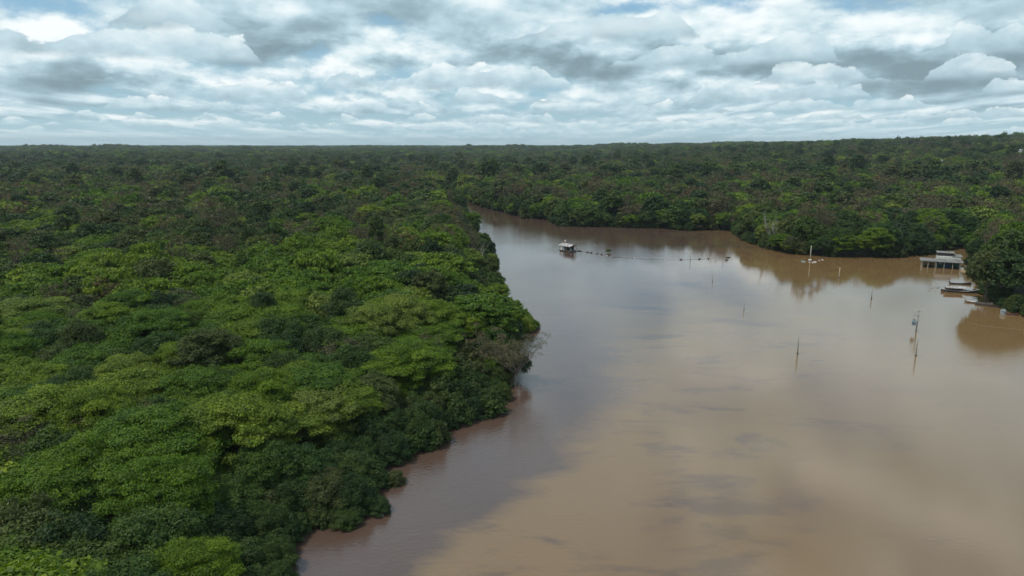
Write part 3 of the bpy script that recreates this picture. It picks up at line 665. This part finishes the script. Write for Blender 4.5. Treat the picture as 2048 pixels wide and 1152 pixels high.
MB().box((X(3.6), 4.6, .3), (X(5.6), .15, 3.2)).build('back_wall', M['yellow_wall'], T)
MB().box((X(3.4), 3.2, .35), (X(3.0), .6, .5)).build('bench', M['dark_wood'], T)
MB().box((X(11.8), 6.4, 1.35), (X(9.4), 3.9, 5.3)).build('main_wall', M['white_paint'], T)
up = MB(); up.box((X(10.4), 6.8, 4.55), (X(6.6), 2.6, 1.15)); cl = up.build('upper_storey', M['dark_metal'], T)
for i in range(6): MB().box((X(7.3+i*1.22), 5.45, 4.52), (.16, .14, 1.05)).build('window_frame', M['plank'], cl)
b = MB(); sheet(b, X(6.8), X(14.2), 5.1, 8.6, 5.20, 5.45, .07, pitch=.5); b.build('upper_roof', M['roof_grey'], T)
b = MB(); sheet(b, X(13.0), X(17.3), 4.3, 8.5, 4.12, 4.5, .07, pitch=.5); b.build('side_roof', M['roof_grey'], T)
MB().box((X(16.65), 6.2, 1.2), (.2, 3.6, 5.6)).build('side_wall', M['pinkwall'], T)
def on(px, py, z=0.0): return at(px, py, z)
p = on(1940, 542.5); b = MB()
rg_ = np.random.default_rng(77); n = 14
b.lathe([(3.6, -.9), (3.0, -.1), (2.3, .45), (1.3, .85), (.4, 1.0)], 18, Matrix.Diagonal((1, .8, 1, 1)))
me = b.mesh('mound', M['soil'], True)
for v in me.vertices: v.co += Vector((rg_.normal(0, .22), rg_.normal(0, .22), rg_.normal(0, .10)))
o = bpy.data.objects.new('soil_mound', me); C.objects.link(o); o.location = p; tag(o, 'tan heap of earth beside the flooded house', 'soil mound')
def chest(px, py, lab, d=(1.1,.6,.62)):
    q = on(px, py, .05); t_ = thing('storage_box', lab, 'box', q, hz_+.1, 'white boxes at the corner of the house')
    MB().box((0,0,d[2]/2), d, taper=.95).build('box_body', M['white_paint'], t_); MB().box((0,0,d[2]+.05), (d[0]*1.05, d[1]*1.08, .09)).build('lid', M['white_paint'], t_)
chest(1925, 539.5, 'low white box at the right corner post of the house', (1.2,.7,.7)); chest(1932, 538.6, 'white rounded box between the corner box and the earth heap', (1.3,.8,.85))
for (px, py, s, kd, lab) in ((1941, 543.5, .36, 'vine', 'small green bush on the earth heap by the white boxes'), (1951, 548, .42, 'vine', 'yellowish bush at the foot of the earth heap'), (1940, 529, .5, 'vine', 'green bush behind the earth heap, right of the house')):
    q = on(px, py); t_ = thing('bush', lab, 'bush', q, px, None); t_.scale = (s, s, s*.8); child('crown', MID[kd][int(px) % 3], t_); child('trunk', TRUNK[kd][0], t_)
# ---- floating raft house
hb = at(1136, 502.3); ang = math.radians(-52)
T = thing('floating_house', 'small floating raft house with pale gabled sheet roof in mid river', 'houseboat', hb, ang)
rf = MB()
for y in (-1.6, -.8, 0, .8, 1.6): rf.tube([(-3.4, y, .05), (3.4, y, .05)], .32, 8)
rf.build('raft_logs', M['dark_wood'], T); MB().box((0,0,.42), (6.6, 4.2, .10)).build('deck', M['plank'], T)
for x in (-3.0, -1.0, 1.1, 3.05):
    for y in (-1.85, 1.85): MB().box((x, y, 1.45), (.11, .11, 2.0)).build('post', M['plank'], T)
for x, w_, mm in ((-2.2, 1.1, 'white_paint'), (-.75, .9, 'blue_grey'), (.5, .8, 'dark_wood')): MB().box((x, -1.88, 1.25), (w_, .05, 1.45)).build('wall_panel', M[mm], T)
MB().box((-.2, .4, 1.3), (4.6, 2.2, 1.7)).build('cabin', M['dark_wood'], T)
for y, w_ in ((-1.2, .8), (1.15, 1.0)): MB().box((3.08, y, 1.1), (.05, w_, .9)).build('wall_panel', M['blue_grey' if y < 0 else 'white_paint'], T)
b = MB(); sheet(b, -3.5, 3.6, -2.4, 0, 2.40, 3.25, .05, pitch=.35); b.build('roof_sheet', M['roof_white'], T)
b = MB(); sheet(b, -3.5, 3.6, 0, 2.4, 3.252, 2.45, .05, pitch=.35); b.build('roof_sheet', M['roof_white'], T)
MB().add([(3.3,-2.1,2.42),(3.3,2.1,2.42),(3.3,0,3.15),(3.2,-2.1,2.42),(3.2,2.1,2.42),(3.2,0,3.15)], [(0,1,2),(5,4,3),(0,3,4,1),(1,4,5,2),(2,5,3,0)]).build('gable', M['rust'], T)
b = MB(); b.tube([(-2.4,.6,2.9), (-2.4,.6,4.2)], .05, 6); b.lathe([(.05,0),(.3,.08),(.42,.2)], 10, Matrix.Translation((-2.4,.6,4.1)) @ Matrix.Rotation(.7,4,'X')); b.build('antenna', M['cream_post'], T)
b = MB(); b.box((3.6, -1.2, .55), (1.2, .5, .05)); b.build('plank_step', M['plank'], T)
# ---- drums strung on ropes
def drum(px, py, lab, m, group, cat='float', s=1.0, rz=.4):
    q = on(px, py, .05); t_ = thing('drum_float', lab, cat, q, rz, group); t_.scale = (s, s, s)
    R = Matrix.Rotation(PI/2, 4, 'Y')
    MB().lathe([(.27,-.52),(.31,-.48),(.31,-.17),(.335,-.15),(.31,-.13),(.31,.13),(.335,.15),(.31,.17),(.31,.48),(.27,.52)], 14, R).build('barrel', m, t_, True)
    b = MB(); b.tube([(-.3,0,.29),(-.2,0,.42),(.2,0,.42),(.3,0,.29)], .04, 6); b.build('handle', M['rope'], t_)
ordn = ['first','second','third','fourth','fifth','sixth','seventh','eighth','ninth']
for i, (px, py) in enumerate([(1157.5,502.2),(1161,502.4),(1175.5,504.8),(1182.5,505.8),(1194.5,507.6),(1203.5,509.2)]):
    drum(px, py, '%s dark drum float right of the raft house on the rope line' % ordn[i], M['black'], 'dark floats on the rope line', rz=-.3+i*.4)
for i, (px, py) in enumerate([(1362,519.5),(1399,518.3),(1417,517.3),(1454,515.3),(1457.5,515.2),(1453,520.3)]):
    drum(px, py, ['dark float left of the thin mid-channel post','dark upright-looking float right of the thin mid-channel post','dark float at the end of the straight rope','left dark float of the pair before the shore reflections','right dark float of the pair before the shore reflections','lone dark float just below the floating pair'][i], M['black'], 'dark floats on the rope line', rz=i*.7)
for i, (px, py) in enumerate([(1214,511.2),(1235,514),(1269,516.5),(1331,519.3),(1609,524),(1638.5,521),(1645,519.8)]):
    drum(px, py, s=.6, lab=['white float just below the floating plants','white float tangled with a dark stick right of the floating plants','white float alone in open water right of the stick','white float where the straight rope begins','white float left of the tall white marker post','first single white float right of the marker post','second single white float right of the marker post'][i], m=M['white_paint'], group='white floats on the river', rz=.9*i)
drum(1626.5, 524.6, 'left half of the paired white floats beside the marker post', M['white_paint'], 'white floats on the river', rz=.7, s=.85)
drum(1630.5, 524.2, 'right half of the paired white floats beside the marker post', M['white_paint'], 'white floats on the river', rz=-.7, s=.85)
drum(1605.5, 522.9, 'dark float touching the white float left of the marker post', M['blue_grey'], 'dark floats on the rope line', rz=.2)
def rope(ptsx, lab, r=.05, z=.03):
    P = [on(x, y, z) for x, y in ptsx]; q0 = P[0]; b = MB(); b.tube([p_-q0+Vector((0,0,.0)) for p_ in P], r, 5); o = b.build('rope', M['rope'], None); o.location = q0; tag(o, lab, 'rope', 'ropes floating on the river')
rope([(1150,497.5),(1156,502),(1161,502.6),(1175,505),(1183,506),(1195,507.8),(1204,509.4),(1214,511.4)], 'mooring rope from the raft house along the dark floats')
rope([(1214,511.6),(1225,514.6),(1235,514.4),(1269,517),(1300,519),(1331,519.6)], 'slack rope joining the white floats')
rope([(1331,519.8),(1362,519.9),(1380,519.2),(1399,518.6),(1417,517.6)], 'straight rope between white and dark floats near the thin post')
rope([(1620,523.5),(1626,524.5),(1631,524.4)], 'short reddish rope at the foot of the marker post')
rope([(1938,646),(1960,650.5),(1990,654),(2020,657),(2060,661)], 'long pale rope on the water below the big dark tree', .028)
q = on(1236, 514.4); b = MB(); b.tube([(-2.2,-.8,0),(-.6,-.1,.25),(1.3,.2,.12),(1.9,.3,.1)], [.03,.06,.07,.03], 6); b.tube([(-.4,0,.2),(.1,.2,.8)], [.04,.02], 5)
o = b.build('driftwood_stick', M['dark_wood']); o.location = q; tag(o, 'dark stick floating beside a white float', 'driftwood')
# floating plants
q = on(1217, 506); t_ = thing('floating_plants', 'small green clump of floating water plants right of the dark floats', 'plants', q, .4); t_.scale = (.15, .12, .16)
child('leaves', MID['layered'][1], t_); MB().tube([(0,0,-.5),(0,0,1.2)], .12, 6).build('stem', M['bark'], t_)
# ---- white marker post with float collar
q = on(1620, 521.8); T = thing('marker_post', 'tall white marker post with round white float collar', 'marker post', q, 0)
hgt = up_at(q, 491); MB().tube([(0,0,-.6),(0,0,hgt*.5),(0,0,hgt)], [.17,.15,.11], 12).build('mast', M['cream_post'], T, True)
MB().lathe([(.4,.1),(.62,.2),(.68,.4),(.55,.58),(.3,.66)], 18).build('collar', M['white_paint'], T, True)
MB().lathe([(.42,-.4),(.55,-.2),(.42,.1)], 16).build('float_base', M['maroon'], T, True)
b = MB(); b.tube([(.8,0,.3),(2.9,.5,.25)], .05, 6); b.tube([(-.8,0,.2),(-1.7,-.1,.15)], .05, 6); b.build('side_arm', M['rust'], T)
# ---- posts left standing in the flood
def stake(px, pyb, pxt, pyt, r, m, lab, ring=True):
    q = on(px, pyb); h_ = up_at(q, pyt); tx = h_*(.05*math.sin(px*1.7))
    T = thing('flood_post', lab, 'post', q, 0, 'posts standing in the floodwater')
    MB().tube([(0-tx*.3,0,-1.5),(tx*.5,.02,h_*.5),(tx,0,h_)], [r*1.15, r, r*.85], 9).build('shaft', m, T, True)
    MB().lathe([(r*1.25,-.12),(r*1.45,.05),(r*1.2,.32)], 9).build('waterline_band', M['dark_wood'], T, True)
stake(1380.3, 521.5, 1380.8, 504, .10, M['concrete'], 'thin post rising beside the straight floating rope')
stake(1425, 563, 1425.5, 548, .08, M['concrete'], 'shortest thin post in open water below the straight rope')
stake(1488, 620, 1488.5, 604, .08, M['concrete'], 'thin post midway between the shortest post and the tall grey post')
stake(1678, 555, 1680.3, 535, .13, M['cream_post'], 'pale post leaning right before the dark shore reflections')
stake(1743, 597, 1743.5, 577, .13, M['concrete'], 'faint post with long brown reflection above the power pole')
stake(1595, 708, 1596.5, 671, .13, M['concrete'], 'tall grey post alone left of the power pole')
stake(1831.5, 712, 1834.5, 676, .13, M['concrete'], 'bare post standing just in front of the power pole')
# ---- power pole with transformer
q = on(1832.5, 663.3); h_ = up_at(q, 619.5); T = thing('power_pole', 'power pole with crossarm and grey transformer standing in the flood', 'power pole', q, 0)
lean = .05
def PL(f): return lean*f
MB().tube([(-.1,0,-1.5),(PL(.5),0,h_*.5),(PL(1),0,h_)], [.17,.14,.11], 10).build('pole', M['concrete'], T, True)
ar = MB().box((PL(1)+.1, -.1, h_-.25), (1.9,.11,.12)).build('crossarm', M['cream_post'], T)
for dx_ in (-.8, .15, 1.0): MB().lathe([(.05,0),(.09,.04),(.05,.1),(.09,.14),(.04,.24)], 8, Matrix.Translation((PL(1)+dx_, -.1, h_-.19))).build('insulator', M['white_paint'], ar)
a2_ = MB().box((PL(.75)-.3, -.1, h_*.74), (1.3,.1,.1)).build('crossarm', M['cream_post'], T)
for dx_ in (-.75, -.4, .2): MB().lathe([(.05,0),(.1,.05),(.05,.12),(.09,.17),(.04,.3)], 8, Matrix.Translation((PL(.75)+dx_, -.1, h_*.74+.05))).build('fuse', M['blue_grey'], a2_)
tf = MB().lathe([(.40,-.55),(.44,-.5),(.44,.42),(.47,.44),(.47,.5),(.30,.58)], 16, Matrix.Translation((PL(.4)-.85, 0, h_*.40))).build('transformer', M['blue_grey'], T, True)
for dx_ in (-.25, .0, .25): MB().lathe([(.06,0),(.1,.06),(.05,.12),(.1,.18),(.04,.36)], 8, Matrix.Translation((PL(.4)-.85+dx_, 0, h_*.40+.56))).build('bushing', M['dark_metal'], tf)
for i in range(5): MB().box((PL(.4)-1.02+i*.085, -.47, h_*.40-.05), (.03,.10,.75)).build('cooling_fin', M['blue_grey'], tf)
MB().box((PL(.4)-.3, 0, h_*.40+.25), (.75,.1,.1)).build('bracket', M['dark_metal'], T); MB().box((PL(.4)-.3, 0, h_*.40-.3), (.7,.1,.1)).build('bracket', M['dark_metal'], T)
b = MB(); b.tube([(PL(.75)-1.0,-.1,h_*.78),(PL(.6)-1.1,-.1,h_*.66),(PL(.45)-1.05,0,h_*.40+.9)], .018, 5); b.tube([(PL(1)-.7,-.1,h_-.05),(PL(.85)-.9,-.1,h_*.85),(PL(.75)-.7,-.1,h_*.80)], .018, 5); b.build('cable', M['black'], T)
# ---- driftwood branch
q = on(1866, 576); b = MB(); rg_ = np.random.default_rng(9)
for (e, s_) in (((-1.9,.2,1.3),.06),((1.6,.5,1.5),.06),((2.6,-.2,.35),.07),((-2.4,-.4,.3),.05),((-.9,.3,1.5),.04)):
    mid_ = Vector(e)*.5+Vector((rg_.uniform(-.2,.2),0,rg_.uniform(-.05,.2))); b.tube([(0,0,-.2), mid_, e], [s_, s_*.7, s_*.3], 5)
    for _ in range(3): 
        t0 = mid_.lerp(Vector(e), rg_.uniform(0, .7)); b.tube([t0, t0+Vector((rg_.uniform(-.7,.7), rg_.uniform(-.3,.3), rg_.uniform(.1,.6)))], [s_*.5, s_*.2], 4)
o = b.build('driftwood_branch', M['twig']); o.location = q; tag(o, 'bare branches sticking out of the water left of the covered boat', 'driftwood')
# ---- boats under the big trees
pa = on(1881.5, 583.0); pb = on(1956, 586.5); d_ = pb-pa; L_ = d_.length; T = thing('covered_boat', 'long covered boat with white canopy roof and dark hull by the trees', 'boat', (pa+pb)/2, math.atan2(d_.y, d_.x))
hb_ = hull(L_, 2.0, 1.1, .55, n=17).build('hull', M['dark_wood'], T)
for sy in (-1, 1):
    b = MB(); b.tube([(L_*(t-.5), sy*(1.0*max(.06,(math.sin(PI*min(1,t/.9)*.5)**.8)*(1-.55*max(0,(t-.6)/.4)**1.6))+.03), 1.1*.55+.55*(2*abs(t-.42))**2.2-.06) for t in np.linspace(0, 1, 15)], .07, 6); b.build('gunwale', M['white_paint'], hb_)
MB().box((0,0,.12), (L_*.8, 1.3, .06)).build('floor_boards', M['plank'], T)
b = MB(); secs = []
for x in np.linspace(-L_*.40, L_*.14, 7):
    out = [(x, 1.15*math.cos(a), 1.42+.30*math.sin(a)) for a in np.linspace(0, PI, 9)]; inn = [(x, 1.10*math.cos(a), 1.37+.25*math.sin(a)) for a in np.linspace(PI, 0, 9)]; secs.append(out+inn)
b.loft(secs).build('canopy', M['roof_white'], T)
for x in np.linspace(-L_*.36, L_*.12, 5):
    for sy in (-1, 1): MB().tube([(x, sy*.92, .4), (x, sy*1.05, 1.42)], .045, 6).build('canopy_post', M['plank'], T)
MB().box((L_*.25, 0, .95), (L_*.18, 1.5, .08)).build('rear_cover', M['blue_grey'], T); MB().box((L_*.25,0,.72), (L_*.16,1.2,.42)).build('cabin_box', M['plank'], T)
MB().box((-L_*.13, .6, .95), (L_*.50, .06, .75)).build('side_panel', M['plank'], T)
for x in (-.22, 0.02): MB().box((L_*x, 0, .45), (.3,1.5,.06)).build('seat', M['plank'], T)
def canoe(pa, pb, W, lab, m, motor=False, extra=None):
    d_ = pb-pa; L_ = d_.length; T = thing('canoe', lab, 'boat', (pa+pb)/2, math.atan2(d_.y, d_.x), 'canoes moored under the trees'); h_ = hull(L_, W, .62, .3).build('hull', m, T)
    for x in (-.2, .05, .28): MB().box((L_*x, 0, .26), (.25, W*.8, .05)).build('seat', M['plank'], T)
    if motor:
        mt = MB().box((-L_*.5-.1, 0, .75), (.35,.3,.45), taper=.75).build('outboard_motor', M['black'], T); MB().tube([(-L_*.5-.15,0,.55),(-L_*.5-.2,0,-.4)], .06, 6).build('shaft', M['dark_metal'], mt)
    return T, L_
canoe(on(1899, 568), on(1942, 569.5), 1.1, 'dark narrow canoe with outboard motor behind the covered boat', M['dark_wood'], True)
T, L_ = canoe(on(1929, 603.5), on(1985, 610.5), 1.2, 'pale wooden canoe with a white sheet below the covered boat', M['plank'])
b = MB(); b.loft([[(x, .5*math.cos(a), .38+.22*math.sin(a)+.05*math.sin(x*5)) for a in np.linspace(0, PI, 7)]+[(x, .46*math.cos(a), .34+.20*math.sin(a)+.05*math.sin(x*5)) for a in np.linspace(PI, 0, 7)] for x in np.linspace(-L_*.42, -L_*.1, 8)]); b.build('cover_sheet', M['roof_white'], T)
canoe(on(1950, 609), on(2004, 616), .9, 'dark canoe moored tight under the big dark tree', M['dark_wood'])
canoe(on(2013, 629.5), on(2036, 631), .9, 'short reddish canoe beside the tarp-covered drum', M['maroon'])
q = on(2006, 628); T = thing('covered_drum', 'upright drum under a pale grey tarp at the right bank', 'drum', q, .3)
MB().lathe([(.75,-.3),(.70,.5),(.74,.9),(.5,1.3),(.12,1.4)], 9).build('tarp_cover', M['tarp'], T); MB().lathe([(.6,-.45),(.6,-.28)], 12).build('drum_base', M['dark_metal'], T)
# ---- far buildings in the canopy
q = Vector((TW.x, TW.y, float(terr(TW.x, TW.y)))); T = thing('water_tower', 'white topped water tank on legs above the far right forest', 'water tower', q, .5)
top = up_at(q, 299.5); 
for sx in (-1, 1):
    for sy in (-1, 1): MB().box((sx*1.9, sy*1.9, (top-2.5)/2), (.4,.4,top-2.5)).build('leg', M['concrete'], T)
MB().lathe([(2.4, top-2.6),(2.4, top-.4),(2.9, top-.35),(2.9, top-.1),(.3, top+.5)], 18).build('tank', M['white_paint'], T)
for zz in (.35, .7): MB().box((0,0,(top-2.5)*zz), (4.0,.22,.22)).build('brace', M['concrete'], T)
q = Vector((CB.x, CB.y, float(terr(CB.x, CB.y)))); T = thing('forest_cabin', 'low building showing only its white roof in the far right forest', 'house', q, .2); top = up_at(q, 318.5)
MB().box((0,0,top/2-1.2), (5.5,4.0,top-2.0)).build('wall', M['pinkwall'], T)
b = MB(); sheet(b, -3.4, 3.4, -3.0, 0, top-2.0, top-.6, .08, pitch=.6); b.build('roof', M['roof_white'], T); b = MB(); sheet(b, -3.4, 3.4, 0, 3.0, top-.6, top-2.0, .08, pitch=.6); b.build('roof', M['roof_white'], T)
# ------------------------------------------------------------------ haze
m = bpy.data.materials.new('haze'); m.use_nodes = True; t = NT(m.node_tree); t.n.clear(); o_ = t.new('ShaderNodeOutputMaterial'); pv = t.new('ShaderNodeVolumePrincipled')
pv.inputs['Density'].default_value = HAZE; pv.inputs['Color'].default_value = (.80,.90,.95,1); pv.inputs['Anisotropy'].default_value = .1
t.l.new(pv.outputs[0], o_.inputs['Volume'])
o = MB().box((0, 0, 70), (30000, 30000, 148)).build('haze', m); o['kind'] = 'stuff'; o['label'] = 'thin pale humid haze over the forest'
